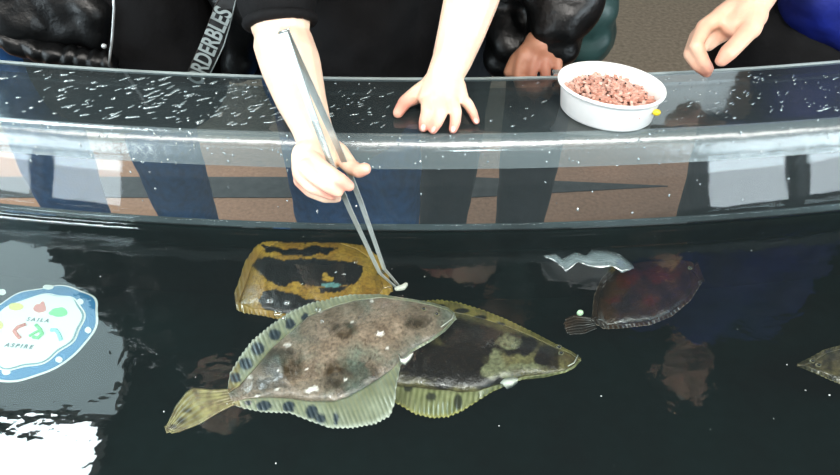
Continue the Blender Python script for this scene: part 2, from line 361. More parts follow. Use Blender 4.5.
# ---------------------------------------------------------------- flatfish
def interp(pts):
    pts = sorted(pts); xs = [p[0] for p in pts]; ys = [p[1] for p in pts]
    return lambda u: float(np.interp(u, xs, ys))
def nz(x, y, s, seed=0): return noise.fractal(Vector((x * s, y * s, seed)), 1, 2, 4)
def mixc(a, b, t): t = max(0, min(1, t)); return tuple(a[i] + (b[i] - a[i]) * t for i in range(3))
def inpoly(px, py, poly):
    c = False; j = len(poly) - 1
    for i in range(len(poly)):
        if (poly[i][1] > py) != (poly[j][1] > py) and px < (poly[j][0] - poly[i][0]) * (py - poly[i][1]) / (poly[j][1] - poly[i][1]) + poly[i][0]: c = not c
        j = i
    return c
def flatfish(name, label, tail, snout, top, btop, bbot, bot, uped, z, hump, bodycol, fincol, edgecol, tailpts=None, eyes=(), mouth=None, pect=None, group=None, tilt=0, lift=None, nu=150, scallop=.7):
    tx, ty = tail; ax = Vector((snout[0] - tx, snout[1] - ty)); Ltot = ax.length; ax.normalize(); pr = Vector((ax.y, -ax.x))  # pr points to the picture's top side
    def uv(p): d = Vector((p[0] - tx, p[1] - ty)); return d.dot(ax), d.dot(pr)
    def px(u, v_): q = Vector((tx, ty)) + ax * u + pr * v_; return q.x, q.y
    T, BT, BB, B = [interp([uv(p) for p in c]) for c in (top, btop, bbot, bot)]
    uend = Ltot - .3
    cxy = px(Ltot * .55, 0); root = empty(name, PZ(cxy[0], cxy[1], z), label, 'fish', group)
    lf = lift or (lambda x, y: 0)
    def W3(u, v_, dz): x, y = px(u, v_); return PZ(x, y, z + dz + lf(x, y))
    NV = 56
    vs = []; cs = []; fs = []
    for i in range(nu + 1):
        u = uped + (uend - uped) * (1 - (1 - i / nu) ** 1.25)
        b, t = BB(u), BT(u)
        if t < b + .5: m = (t + b) / 2; t, b = m + .25, m - .25
        wd = (t - b)
        hh = hump * min(1, (wd / 60)) * (1 if i < nu else .3) * min(1, .35 + (1 - i / nu) * 4)
        for sgn in (1, -1):
            for j in range(NV + 1):
                s = j / NV * 2 - 1; v_ = b + wd * (s + 1) / 2
                dz = hh * (max(0, 1 - abs(s) ** 2.2) ** .6) * (1 if sgn > 0 else -.45)
                x, y = px(u, v_)
                if sgn > 0: dz += hump * .05 * nz(x, y, .08, 3)
                vs.append(W3(u, v_, dz)); c = bodycol(x, y, s, i / nu)
                cs.append(c if sgn > 0 else (.6, .58, .52))
    K = 2 * (NV + 1)
    for i in range(nu):
        for h in (0, 1):
            for j in range(NV):
                a = i * K + h * (NV + 1) + j; q = (a, a + K, a + K + 1, a + 1); fs.append(q if h == 0 else q[::-1])
        for j in (0, NV): a = i * K + j; fs.append((a, a + NV + 1, a + NV + 1 + K, a + K))
    for i in (0, nu):
        fs.append(tuple(i * K + j for j in range(NV + 1)) + tuple(i * K + NV + 1 + j for j in range(NV, -1, -1)))
    meshobj('body', vs, fs, M['fish'], root, cols=cs)
    # fins along both sides
    for nm, E0, E1 in (('dorsal_fin', BT, T), ('anal_fin', BB, B)):
        vs = []; cs = []; fs = []; n2 = nu * 2; NF = 12; sg = 1 if nm[0] == 'd' else -1
        for i in range(n2 + 1):
            u = uped + (uend - uped) * i / n2; e0, e1 = E0(u), E1(u)
            if (e1 - e0) * sg < .3: e1 = e0 + .3 * sg
            w = abs(e1 - e0)
            for j in range(NF + 1):
                s = j / NF; v_ = e0 - sg * 1.5 + (e1 - e0 + sg * 1.5) * s
                v_ += sg * scallop * s * s * min(1, w / 8) * math.sin(u * 1.35)
                x, y = px(u, v_)
                dz = hump * .25 * (1 - s) + .0018 * s * math.sin(u * .12 + 1) + .0006 * s * math.sin(u * 1.35)
                vs.append(W3(u, v_, dz)); cs.append(mixc(fincol(x, y, s, u / Ltot), edgecol, max(0, s - .86) / .14 * .8))
        for i in range(n2):
            for j in range(NF): a = i * (NF + 1) + j; fs.append((a, a + NF + 1, a + NF + 2, a + 1))
        meshobj(nm, vs, fs, M['fin'], root, cols=cs, solid=.0012)
    if tailpts:  # tail fin as a fan, upper curve and lower curve
        TU, TL = [interp([uv(p) for p in c]) for c in tailpts]
        us = [uv(p)[0] for c in tailpts for p in c]; u0 = min(us); vs = []; cs = []; fs = []; na = 50; nb = 22
        for i in range(na + 1):
            for j in range(nb + 1):
                s = j / nb; notch = 5 * noise.noise(Vector((s * 7, 3, z * 50))) + 3 * math.cos(s * 6.28)
                ub = u0 + max(0, notch); u = ub + (uped + 2 - ub) * i / na; v_ = TL(u) + (TU(u) - TL(u)) * s
                x, y = px(u, v_); vs.append(W3(u, v_, .0006 * math.sin(j * 1.9) + hump * .15 * i / na)); cs.append(fincol(x, y, .5, u / Ltot))
        for i in range(na):
            for j in range(nb): a = i * (nb + 1) + j; fs.append((a, a + nb + 1, a + nb + 2, a + 1))
        meshobj('tail_fin', vs, fs, M['fin'], root, cols=cs, solid=.0016)
    md = pmat('fish_eye_ring', '77735A', .2, var=.1) if 'fish_eye_ring' not in bpy.data.materials else bpy.data.materials['fish_eye_ring']
    mp = pmat('fish_pupil', '0A0D0C', .08, var=0) if 'fish_pupil' not in bpy.data.materials else bpy.data.materials['fish_pupil']
    for ex, ey in eyes:
        c = PZ(ex, ey, z + hump * .7 + lf(ex, ey)); eo = MB().ball(c, .0036, sc=(1, .85, .8)).build('eye', md, root)
        MB().ball(c + Vector((-.0003, -.0012, .0021)), .0022, sc=(1, .8, .8)).build('pupil', mp, eo)
    if mouth:
        MB().tube([PZ(x, y, z + hump * h + lf(x, y)) for x, y, h in mouth], .0007, 6).build('mouth', M['lip'], root)
    if pect:
        vs = []; fs = []
        for i, (a, b) in enumerate(pect): vs += [PZ(*a, z + hump * .9 + .002), PZ((a[0] + b[0]) / 2, (a[1] + b[1]) / 2, z + hump * .9 + .004), PZ(*b, z + hump * .6)]
        for i in range(len(pect) - 1):
            for j in (0, 1): fs.append((i * 3 + j, i * 3 + 3 + j, i * 3 + 4 + j, i * 3 + j + 1))
        meshobj('pectoral_fin', vs, fs, M['lip'], root, solid=.0012)
    return root
M['lip'] = pmat('pale_fin_membrane', 'C6CBBE', .3, var=.15, nscale=60, coat=.3)

# fish 1 : grey-brown spotted flounder feeding at the surface
spots1 = [(236, 378, 6, 6), (246, 364, 8, 7), (258, 349, 8, 7.5), (275, 335, 7.5, 6.5), (290, 324, 6, 6.5), (305, 317, 3.5, 5), (249, 403, 4, 3), (264, 406, 8.5, 6), (289, 407, 7.5, 6.5), (312, 412, 7, 8), (320, 420, 6, 7), (336, 419, 3, 7)]
pale1 = [(288, 345, 4, 2.5), (250, 377, 3, 2.5), (257, 396, 3, 1.6), (313, 389, 6, 3), (308, 391, 4, 3), (277, 389, 2, 2), (380, 334, 5, 2.2), (372, 301, 3, 1.5), (318, 311, 5, 1.6), (307, 369, 2, 1.5), (388, 348, 1.6, 1.6), (335, 403, 2, 1), (346, 380, 2, 1.5), (322, 321, 2, 1), (352, 322, 2, 1.2), (278, 370, 1.5, 1)]
dark1 = [(282, 363, 26, 20), (350, 378, 34, 22), (418, 322, 16, 9), (345, 330, 18, 10), (270, 385, 20, 7)]
def ell(x, y, L, pw=1): return max([0] + [1 - ((x - a) / rx) ** 2 - ((y - b) / ry) ** 2 for a, b, rx, ry in L])
def body1(x, y, s, t):
    c = mixc(lin('6E6252'), lin('8A7E6C'), .5 + nz(x, y, .05, 1) * .8)
    c = mixc(c, lin('352D1E'), min(1, 1.9 * ell(x + 5 * nz(x, y, .08, 14), y + 5 * nz(x, y, .08, 15), dark1)) * (.8 + .5 * nz(x, y, .15, 5)))
    c = mixc(c, lin('5F7468'), max(0, nz(x, y, .035, 9)) * .8)
    c = mixc(c, lin('3A3222'), max(0, nz(x, y, .42, 2) - .28) * 1.8)
    c = mixc(c, lin('9FAFA6'), max(0, t - .93) * 9)
    c = mixc(c, lin('8FA29A'), max(0, abs(s) - .93) * 8)
    w = ell(x + 1.5 * nz(x, y, .4, 11), y + 1.5 * nz(x, y, .4, 12), pale1)
    return mixc(c, lin('E6E6DC'), w * 2)
def fin1(x, y, s, t):
    c = mixc(lin('64705A'), lin('8A9684'), .35 + .5 * s + .5 * nz(x, y, .08, 4))
    c = mixc(c, lin('7D7850'), .35 + .35 * math.sin((x * .93 - y * .37) * 1.35 + .5) * .5)
    if x < 240: c = mixc(lin('8F8A58'), lin('5A4E2E'), .5 + .9 * nz(x, y, .12, 6)); c = mixc(c, lin('2C2418'), max(0, ell(x, y, [(181, 421, 7, 5), (174, 427, 4, 3), (187, 411, 6, 3)])))
    d = ell(x + 2 * nz(x, y, .3, 8), y, spots1)
    return mixc(c, lin('1E2B33'), min(1, d * 2.2))
top1 = [(228, 389), (230, 374), (240, 357), (252, 341), (270, 326), (290, 312), (310, 303.5), (330, 298.5), (350, 295), (380, 294.5), (410, 299), (432, 303), (448, 308), (455, 314)]
btop1 = [(228, 391), (238, 385), (257, 364), (273, 345), (291, 330), (307, 315), (336, 304), (355, 299), (380, 296), (410, 300), (432, 304), (448, 309), (455, 315.5)]
bot1 = [(234, 405), (243, 408), (262, 412), (290, 413), (310, 421), (330, 428), (352, 428), (375, 424), (390, 416), (395, 402), (396, 388), (400, 366), (412, 352), (430, 342), (445, 331), (455, 320)]
bbot1 = [(234, 403), (247, 400), (270, 399), (290, 400), (311, 403), (335, 403), (350, 398), (366, 389), (379, 381), (392, 371), (400, 363), (412, 351), (430, 341), (445, 330), (455, 319)]
flatfish('spotted_flatfish', 'grey brown flatfish with dark spots on its fins, feeding beneath the tongs', (172, 430), (456, 317), top1, btop1, bbot1, bot1, 66, -.012, .013,
         body1, fin1, lin('C4CDBE'), tailpts=([(168, 424), (176, 406), (186, 393), (193, 388), (210, 390), (232, 389)], [(167, 434), (180, 432), (200, 424), (220, 412), (236, 404)]),
         eyes=((437, 314), (424, 309)), mouth=[(454, 313, .3), (452, 319, .4), (445, 324, .5), (441, 327, .55)],
         pect=[((400, 357), (399, 354)), ((402, 358), (401, 363)), ((406, 357), (405, 365)), ((410, 354), (409, 361)), ((413, 352), (413, 355))])
# fish 2 : dark one beneath it
dark2 = [(470, 335, 36, 17), (480, 342, 30, 20), (440, 362, 55, 24), (478, 375, 34, 16), (410, 352, 30, 30), (548, 356, 14, 14), (520, 345, 20, 14), (455, 372, 44, 18)]
pal2 = [(497, 362, 10, 14), (508, 342, 12, 9), (505, 375, 10, 8), (525, 368, 22, 5), (490, 372, 8, 8)]
def body2(x, y, s, t):
    c = mixc(lin('6E6A45'), lin('534B2C'), .5 + .9 * nz(x, y, .06, 21))
    c = mixc(c, lin('130C08'), min(1, 2.2 * ell(x + 6 * nz(x, y, .06, 22), y + 6 * nz(x, y, .06, 23), dark2)))
    c = mixc(c, lin('77795A'), min(1, 1.5 * ell(x + 6 * nz(x, y, .08, 24), y + 4 * nz(x, y, .08, 25), pal2)))
    c = mixc(c, lin('6B5A30'), max(0, t - .8) * 2.5)
    c = mixc(c, lin('2A2012'), max(0, nz(x, y, .3, 26) - .1) * 1.2)
    return mixc(c, lin('A09868'), max(0, abs(s) - .96) * 14 * (1 if t > .3 else .2))
def fin2(x, y, s, t):
    if y > 360:
        c = mixc(lin('5C6038'), lin('8C8E66'), .5 + .35 * math.sin((x + y * .2) * 1.1) + .5 * nz(x, y, .07, 28))
        c = mixc(c, lin('2E3020'), min(1, 2 * ell(x, y, [(431, 397, 6, 5), (458, 402, 5, 9), (408, 388, 5, 5)])))
    else:
        c = mixc(lin('7F763C'), lin('4A4526'), .5 + .6 * nz(x, y, .08, 29))
        c = mixc(c, lin('1A1A12'), min(1, 2 * ell(x, y, [(462, 311, 9, 3), (480, 318, 8, 3), (440, 306, 6, 2), (500, 325, 6, 3)])))
    return c
top2 = [(330, 345), (350, 325), (380, 312), (400, 306), (424, 301), (440, 300), (458, 302.5), (482, 310), (505, 319), (530, 331), (555, 344), (572, 352), (580, 358)]
btop2 = [(330, 350), (350, 338), (380, 325), (400, 318), (424, 312), (440, 310), (460, 312), (482, 317), (505, 324), (530, 334), (555, 346), (572, 353), (580, 359)]
bot2 = [(325, 368), (350, 385), (380, 397), (400, 405), (415, 414), (432, 418), (448, 417), (462, 411), (476, 402), (492, 391.5), (508, 385), (522, 379.5), (545, 377), (565, 372.5), (574, 368), (580, 361)]
bbot2 = [(325, 366), (350, 376), (380, 386), (400, 388), (415, 389), (432, 391), (448, 392), (462, 394), (476, 393), (492, 388), (508, 383), (522, 378.5), (545, 376), (565, 372), (574, 367), (580, 360)]
M['lip2'] = M['lip']
flatfish('dark_flatfish', 'dark blotched flatfish with olive fins, partly beneath the grey brown flatfish', (300, 352), (581, 359), top2, btop2, bbot2, bot2, 28, -.034, .016,
         body2, fin2, lin('A9A24E'), tailpts=([(288, 340), (300, 338), (328, 350)], [(288, 366), (300, 368), (328, 362)]),
         eyes=((559, 347), (561, 353)), mouth=[(578, 355, .3), (574, 363, .4), (568, 366, .5)],
         pect=[((500, 383), (505, 385)), ((504, 379), (507, 389)), ((511, 378), (512, 387)), ((518, 378), (517, 383))])
# fish 3 : mustard one, dark water reflections painted on as black patches
dark_refl3 = [[(253, 266), (256, 259), (268, 256), (285, 260), (305, 258), (330, 260), (352, 262), (362, 268), (362, 277), (352, 284), (340, 285), (330, 283), (318, 287), (300, 285), (296, 281), (283, 286), (272, 284), (262, 276)],
          [(258, 302), (262, 292), (274, 289), (290, 293), (300, 297), (318, 300), (332, 305), (320, 316), (290, 316), (265, 309)],
          [(262, 246), (300, 250), (318, 245), (336, 249), (326, 254), (300, 256), (280, 253), (266, 252)],
          [(256, 236), (280, 234), (325, 238), (333, 242), (300, 243), (270, 241)], [(316, 288), (330, 286), (345, 286), (352, 284), (338, 293), (322, 292)], [(377, 270), (384, 270), (385, 275), (378, 275)]]
def mustard(x, y, s, t):
    c = mixc(lin('9A7E2E'), lin('7E5E1E'), .5 + .9 * nz(x, y, .05, 31))
    xx = x + 3 * nz(x, y, .1, 32); yq = y + 2.2 * nz(x, y, .1, 33)
    if any(inpoly(xx, yq, p) for p in dark_refl3) and not ell(x, y, [(328, 279, 6, 2.4), (325, 275, 3, 2)]): c = lin('080B0B')
    if ell(x, y, [(331, 285, 10, 2.2)]): c = lin('5C8C88')
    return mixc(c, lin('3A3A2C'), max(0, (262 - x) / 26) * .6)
top3 = [(230, 304), (238, 284), (245, 262), (256, 246), (275, 235.5), (310, 235), (340, 237), (362, 245), (378, 256), (388, 272), (391, 288)]
bot3 = [(230, 307), (244, 313), (264, 316), (290, 322), (330, 320), (360, 312), (382, 304), (391, 292)]
def shrink(c, cx, cy, k): return [(cx + (x - cx) * k, cy + (y - cy) * k) for x, y in c]
flatfish('mustard_flatfish', 'mustard yellow flatfish with dark reflections painted on as ragged black patches, close to the tank wall', (228, 305), (392, 282), top3, shrink(top3, 315, 275, .9), shrink(bot3, 315, 275, .9), bot3, 8, -.022, .012,
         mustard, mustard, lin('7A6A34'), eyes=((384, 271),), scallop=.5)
# fish 4 : reddish brown
def body4(x, y, s, t):
    c = mixc(lin('1E140E'), lin('3A2414'), .5 + 1.2 * nz(x, y, .05, 41))
    return mixc(c, lin('4A1C0E'), min(1, 1.0 * ell(x + 8 * nz(x, y, .06, 42), y + 6 * nz(x, y, .06, 43), [(628, 277, 16, 12), (650, 300, 14, 8), (612, 300, 10, 8), (660, 275, 24, 8)])))
top4 = [(592, 318), (594, 296), (602, 278), (618, 264), (640, 256), (665, 252), (685, 254), (698, 262), (702, 276)]
bot4 = [(592, 322), (604, 329), (625, 328), (650, 325), (672, 316), (690, 301), (702, 282)]
flatfish('reddish_flatfish', 'rounded dark flatfish with rusty red blotches and a thin pale outline', (580, 324), (704, 278), top4, shrink(top4, 648, 290, .93), shrink(bot4, 648, 290, .93), bot4, 12, -.075, .014,
         body4, body4, lin('8A7766'), tailpts=([(562, 320), (574, 315), (594, 318)], [(570, 335), (584, 334), (598, 328)]), eyes=((690, 268),), scallop=.5)
# fish 5 : at the frame's edge
def body5(x, y, s, t): return mixc(lin('5A5238'), lin('2C2A1E'), .5 + 1.0 * nz(x, y, .12, 51))
top5 = [(798, 364), (812, 357), (824, 350), (850, 343), (900, 338), (950, 350), (980, 368)]
bot5 = [(798, 366), (815, 373), (830, 380), (860, 392), (905, 398), (950, 388), (980, 376)]
flatfish('olive_flatfish', 'olive mottled flatfish whose snout alone enters at the frame edge', (990, 372), (797, 365), bot5, shrink(bot5, 880, 368, .93), shrink(top5, 880, 368, .93), top5, 12, -.03, .012,
         body5, body5, lin('8F8A5C'), tailpts=([(1010, 390), (1000, 382), (978, 376)], [(1010, 350), (1000, 360), (978, 368)]), eyes=((812, 361), (818, 365)), scallop=.5)

# ---------------------------------------------------------------- people
def skincol(pinks, base='F0CDB4', pink='E89A88'):
    b = lin(base); p = lin(pink)
    def fn(co):
        w = 0
        for c, r in pinks: w = max(w, 1 - (co - c).length / r)
        return mixc(b, p, min(1, max(0, w) * 1.25) * .95 + .06 * noise.noise(co * 40))
    return fn
def head(mb, c, k=1.0):
    c = Vector(c); mb.ball(c, .088 * k, 18, 12, (.86, 1, 1.15)); mb.ball(c + Vector((0, -.03, -.05)) * k, .058 * k, 14, 10, (.9, 1, 1))
    mb.cone(c + Vector((0, -.083, .012)) * k, c + Vector((0, -.102, -.02)) * k, .007 * k, .012 * k)
    mb.ball(c + Vector((0, -.084, -.048)) * k, .016 * k, 10, 8, (1.4, .6, .5)); mb.ball(c + Vector((0, -.07, -.085)) * k, .02 * k)
    for s in (-1, 1): mb.ball(c + Vector((s * .078, .0, -.005)) * k, .024 * k, 10, 8, (.4, .8, 1.2)); mb.ball(c + Vector((s * .032, -.078, .022)) * k, .014 * k, 10, 8, (1.4, .6, .6))
def headbits(root, c, k=1.0, long=False):
    c = Vector(c); h = MB(); h.ball(c + Vector((0, .018, .022)) * k, .1 * k, 18, 12, (.93, 1, 1.08))
    if long:
        for s in (-1, 1): h.cone(c + Vector((s * .07, .03, 0)) * k, c + Vector((s * .08, .02, -.2)) * k, .035 * k, .03 * k)
        h.cone(c + Vector((0, .06, 0)) * k, c + Vector((0, .07, -.18)) * k, .06 * k, .05 * k)
    fused(h, 'hair', M['hair'], root, .008)
    for s in (-1, 1):
        e = MB().ball(c + Vector((s * .032, -.083, .012)) * k, .0115 * k).build('eye', M['eye'], root)
        MB().ball(c + Vector((s * .032, -.0925, .011)) * k, .005 * k).build('iris', M['hair'], e)
    MB().tube([c + Vector((x, -.096 + abs(x) * .4, -.048)) * k for x in (-.02, -.01, 0, .01, .02)], .0035 * k, 6).build('lips', M['nail'], root)
def legs(root, hipL, hipR, footL, footR, mat, r0=.085, r1=.05, crotch=None, name='trousers', hem=0):
    mb = MB(); hipL, hipR, footL, footR = map(Vector, (hipL, hipR, footL, footR))
    mb.cone(hipL + Vector((0, 0, .03)), hipR + Vector((0, 0, .03)), r0 * 1.15, r0 * 1.15)
    for h, f in ((hipL, footL), (hipR, footR)):
        k = h.lerp(f, .5) + Vector((0, -.02, 0)); mb.chain([(h, r0), (k, (r0 + r1) / 2), (f + Vector((0, 0, .09)), r1)])
    fused(mb, name, mat, root, .012, 3, disp=lambda p: .004 * noise.noise(p * 18))
    for f in (footL, footR):
        s = MB(); s.cone(f + Vector((0, .04, .04)), f + Vector((0, -.12, .032)), .042, .034); s.cone(f + Vector((0, .03, .05)), f + Vector((0, .03, .09)), .042, .04)
        fused(s, 'shoe', M['shoe'], root, .008)
def nails(root, L):
    for tip, axis, r in L:
        rot = Vector(axis).to_track_quat('X', 'Z').to_matrix()
        MB().ball(tip, r, 10, 6, (1.25, .85, .28), rot).build('fingernail', M['nail'], root)

# -- the child in black with both arms over the ledge
def G(*a): return [(P(x, y, d), r) for x, y, d, r in a]
ch = empty('person', (-.14, 1.1, ZF), 'child in black top with rolled sleeve and blue jeans, reaching over with tongs', 'person')
mb = MB()
Rsh = Vector((-.235, 1.07, .45)); Lsh = Vector((.09, 1.08, .47))
hd = Vector((-.07, 1.03, .66))
mb.chain([(Vector((-.14, 1.12, .06)), .09), (Vector((-.10, 1.10, .28)), .095), (Vector((-.075, 1.09, .42)), .085)]); mb.cone(Rsh + Vector((.03, 0, -.02)), Lsh - Vector((.03, 0, .02)), .05, .05)
mb.cone((-.075, 1.07, .46), hd, .04, .045); head(mb, hd, .95)
elb = P(284, 46, .935); wr = P(317, 138, .815)
mb.chain([(Rsh, .045), (elb + Vector((-.005, .02, .03)), .044)])
mb.chain([(elb, .043), (P(291, 66, .905), .042), (P(300, 96, .87), .0345), (P(311, 125, .845), .0266), (P(318, 146, .838), .0245)])
# tongs hand: palm, knuckles, fingers wrapped round the blades
mb.chain(G((318, 146, .838, .0245), (314, 162, .822, .0225))); mb.chain(G((326, 152, .838, .018), (322, 168, .824, .018))); mb.chain(G((308, 156, .82, .021), (307, 172, .80, .0185)))
mb.chain(G((312, 162, .800, .0140), (326, 171, .772, .0095), (341, 180, .758, .0082), (349, 186, .762, .0068)))       # index
mb.chain(G((307, 168, .785, .0115), (316, 178, .768, .0088), (328, 187, .762, .0078), (338, 192, .765, .0068)))        # middle
mb.chain(G((303, 176, .795, .0110), (311, 186, .785, .0088), (323, 191, .780, .0078), (332, 195, .780, .0068)))        # ring
mb.chain(G((301, 180, .81, .0100), (311, 191, .803, .0085), (325, 197, .798, .0075), (337, 198, .792, .0060)))       # little
mb.chain(G((326, 146, .838, .0160), (339, 153, .832, .0130), (351, 167, .808, .0098), (359, 171, .79, .0088), (365, 169, .785, .0078)))  # thumb
# resting hand
Lw = PZ(443, 80, .160)
mb.chain([(Lsh, .05), (Vector((.115, 1.0, .36)), .045), (PY(471, 0, .905), .0385), (PY(462, 30, .885), .034), (PY(452, 60, .87), .029), (Lw, .0255)])
def Z(*a): return [(PZ(x, y, z), r) for x, y, z, r in a]
mb.chain([(Lw, .0255)] + Z((440, 92, .152, .022))); 
for q in (((434, 84, .155, .018), (427, 98, .150, .0130)), ((440, 84, .157, .019), (438, 100, .152, .0120)), ((449, 86, .156, .019), (451, 100, .150, .0115)), ((455, 88, .152, .017), (461, 97, .147, .0110))): mb.chain(Z(*q))
fing = [((428, 100, .150, .0105), (427, 112, .148, .0088), (424, 122, .138, .0078), (423, 128, .1315, .0062)),
        ((439, 101, .152, .0100), (441, 113, .150, .0090), (437, 123, .140, .0080), (433, 130, .1315, .0062)),
        ((452, 101, .150, .0098), (456, 112, .148, .0085), (455, 123, .138, .0077), (453, 129.5, .1315, .0062)),
        ((461, 98, .147, .0090), (468, 104, .145, .0078), (473, 113, .136, .0068), (476, 121, .1305, .0055))]
for q in fing: mb.chain(Z(*q))
mb.chain(Z((432, 86, .152, .016), (418, 94, .145, .0135), (405, 102, .138, .0100), (398, 113, .132, .0078)))
pk = [(PZ(*q[-1][:3]), .03) for q in fing] + [(PZ(402, 108, .135), .035)] + [(P(345, 184, .76), .022), (P(365, 170, .79), .02), (P(330, 192, .77), .025), (P(305, 180, .8), .022), (P(284, 44, .93), .03)]
fused(mb, 'body', M['skin'], ch, .0024, 3, skincol(pk))
nails(ch, [(PZ(q[-1][0], q[-1][1] - .5, q[-1][2] + .0045), PZ(*q[-1][:3]) - PZ(*q[-2][:3]), .0042) for q in fing])
headbits(ch, hd, .95)
t = MB(); t.chain([(Vector((-.14, 1.12, -.02)), .135), (Vector((-.115, 1.11, .2)), .13), (Vector((-.08, 1.09, .42)), .11)]); t.chain([(Vector((-.22, 1.13, 0)), .07), (Vector((-.20, 1.12, .3)), .07)]); t.chain([(Vector((.0, 1.13, 0)), .08), (Vector((.03, 1.12, .3)), .08)])
t.cone(Rsh, Lsh, .065, .065)
sd = (Rsh - elb).normalized(); t.tube([elb + sd * k_ for k_ in (.030, .045, .09, .15, .30)], [.048, .054, .058, .064, .07], 28)
t.chain([(Lsh, .07), (Vector((.115, 1.03, .40)), .06)])
fused(t, 'black_top', M['black'], ch, .009, 4, disp=lambda p: .005 * noise.noise(p * 22))
so = sd.orthogonal().normalized(); sq = sd.cross(so); sl = MB(); sl.tube([elb + sd * .034 + (so * math.cos(a) + sq * math.sin(a)) * .046 for a in [2 * math.pi * i / 28 for i in range(29)]], .009, 8); fused(sl, 'sleeve_cuff', M['black'], ch, .005)
legs(ch, (-.205, 1.13, -.02), (-.075, 1.13, -.02), (-.21, 1.14, ZF), (-.06, 1.14, ZF), M['jeans'], .082, .055)

# -- tongs
T0 = P(284, 31, .735); T1 = P(382, 271, .853)
ax = (T1 - T0).normalized(); toC = (CAM - (T0 + T1) / 2).normalized()
right = ax.cross(toC).normalized(); right = right if right.x > 0 else -right
away = -(toC - ax * toC.dot(ax)).normalized()
opn = (right * .74 + away * .67).normalized(); wid = ax.cross(opn).normalized()
tg = empty('tongs', T1, 'long polished steel feeding tongs gripped by the child, tips at the surface', 'tongs')
Lt = (T1 - T0).length
def blade(sg, name):
    ks = [0, .02, .1, .2, .3, .4, .5, .6, .7, .8, .9, 1.0]; mbb = MB(); v = []; ctr = []
    for k_ in ks:
        gap = .0012 + .0105 * math.sin(min(1, k_ * 1.35) * math.pi * .5) * (1 - max(0, k_ - .66) * 1.9)
        ctr.append((T0 + ax * Lt * k_ + opn * sg * gap, .0068 - .0040 * k_))
    e = ctr[-1][0]; kd = (P(399, 288, .862) - T1).normalized()
    ctr.append((e + kd * .010 - opn * sg * .0005, .0024)); ctr.append((e + kd * .026 - opn * sg * .002, .0020)); ctr.append((e + kd * .032 - opn * sg * .0025, .0012))
    for i, (c, w) in enumerate(ctr):
        wv = wid; nv = opn
        for a, b in ((-1, -1), (1, -1), (1, 1), (-1, 1)): v.append(c + wv * w * a + nv * .0007 * b)
    f = [(0, 1, 2, 3)]
    for i in range(len(ctr) - 1):
        for j in range(4): f.append((i * 4 + j, i * 4 + (j + 1) % 4, i * 4 + 4 + (j + 1) % 4, i * 4 + 4 + j))
    f.append(tuple(len(ctr) * 4 - 4 + j for j in (3, 2, 1, 0)))
    return meshobj(name, v, f, M['steel'], tg, smooth=False), ctr
bl, cl_ = blade(-1, 'blade'); blade(1, 'blade')
hg = MB().tube([T0 - opn * .002 + wid * .0068, T0 - opn * .002 - wid * .0068], .0014, 8); hg.tube([T0 + opn * .002 + wid * .0068, T0 + opn * .002 - wid * .0068], .0014, 8); hg.build('joined_end', M['steel'], tg)
rg = MB()
for i in range(26):
    k_ = .33 + .18 * i / 26; gap = .0012 + .0105 * math.sin(min(1, k_ * 1.35) * math.pi * .5); w = .0068 - .0040 * k_
    c = T0 + ax * Lt * k_ - opn * (gap + .001)
    rg.tube([c - wid * w, c + wid * w], .0007, 5)
rg.build('grip_ridges', M['steel'], bl)
tipP = cl_[-1][0]
bt = MB(); bt.chain([(tipP + Vector((-.001, 0, 0)), .0035), (tipP + Vector((.007, .002, .0005)), .0042), (tipP + Vector((.011, .006, .002)), .003)])
tag(fused(bt, 'food_scrap', M['lip'], None, .0015, 2), 'scrap of pale fish flesh held in the tips of the tongs', 'food')

# -- adult in an open black puffer jacket (image's far left)
def puff(seed, n=26, amp=.008): return lambda p: amp * (abs(math.sin(p.z * n + .6 * noise.noise(p * 5 + Vector((seed, 0, 0))))) - .5) + .004 * noise.noise(p * 30)
A = empty('person', (-.60, 1.15, ZF), 'person in open glossy black puffer jacket with a printed strap, standing furthest left', 'person')
mb = MB(); hd = Vector((-.56, 1.12, 1.0))
mb.chain([(Vector((-.60, 1.2, .26)), .11), (Vector((-.58, 1.2, .6)), .12), (Vector((-.57, 1.19, .76)), .1)]); mb.cone((-.74, 1.2, .78), (-.40, 1.2, .78), .055, .055)
mb.cone((-.57, 1.17, .8), hd, .05, .05); head(mb, hd, 1.1)
for s, x in ((-1, -.545), (1, -.57)):
    mb.chain([(Vector((x + s * .16, 1.22, .78)), .05), (Vector((x + s * .22, 1.32, .5)), .042), (Vector((x + s * .20, 1.24, .28)), .03), (Vector((x + s * .20, 1.19, .22)), .032)])
    for j in range(4): mb.chain([(Vector((x + s * .20, 1.165 + .018 * j, .21)), .012), (Vector((x + s * .19, 1.16 + .018 * j, .165)), .010), (Vector((x + s * .18, 1.16 + .017 * j, .14)), .008)])
    mb.chain([(Vector((x + s * .185, 1.16, .225)), .014), (Vector((x + s * .165, 1.145, .185)), .010)])
fused(mb, 'body', M['skin'], A, .006, 3, skincol([]))
headbits(A, hd, 1.1, True)
t = MB(); t.chain([(Vector((-.60, 1.17, .02)), .14), (Vector((-.58, 1.17, .4)), .14), (Vector((-.57, 1.18, .74)), .12)]); t.cone((-.48, 1.16, 0.0), (-.47, 1.16, .5), .11, .11); fused(t, 'black_shirt', M['black'], A, .012, disp=lambda p: .006 * noise.noise(p * 14))
j = MB()
j.chain([(PY(20, 8, 1.07), .07), (Vector((-.74, 1.12, .4)), .10), (Vector((-.72, 1.16, .74)), .08)]); j.chain([(PY(72, 14, 1.08), .055), (Vector((-.62, 1.09, .4)), .07), (Vector((-.66, 1.12, .72)), .07)])
for s, x in ((-1, -.545), (1, -.57)): j.chain([(Vector((x + s * .15, 1.22, .77)), .075), (Vector((x + s * .22, 1.32, .5)), .065), (Vector((x + s * .20, 1.24, .30)), .05)])
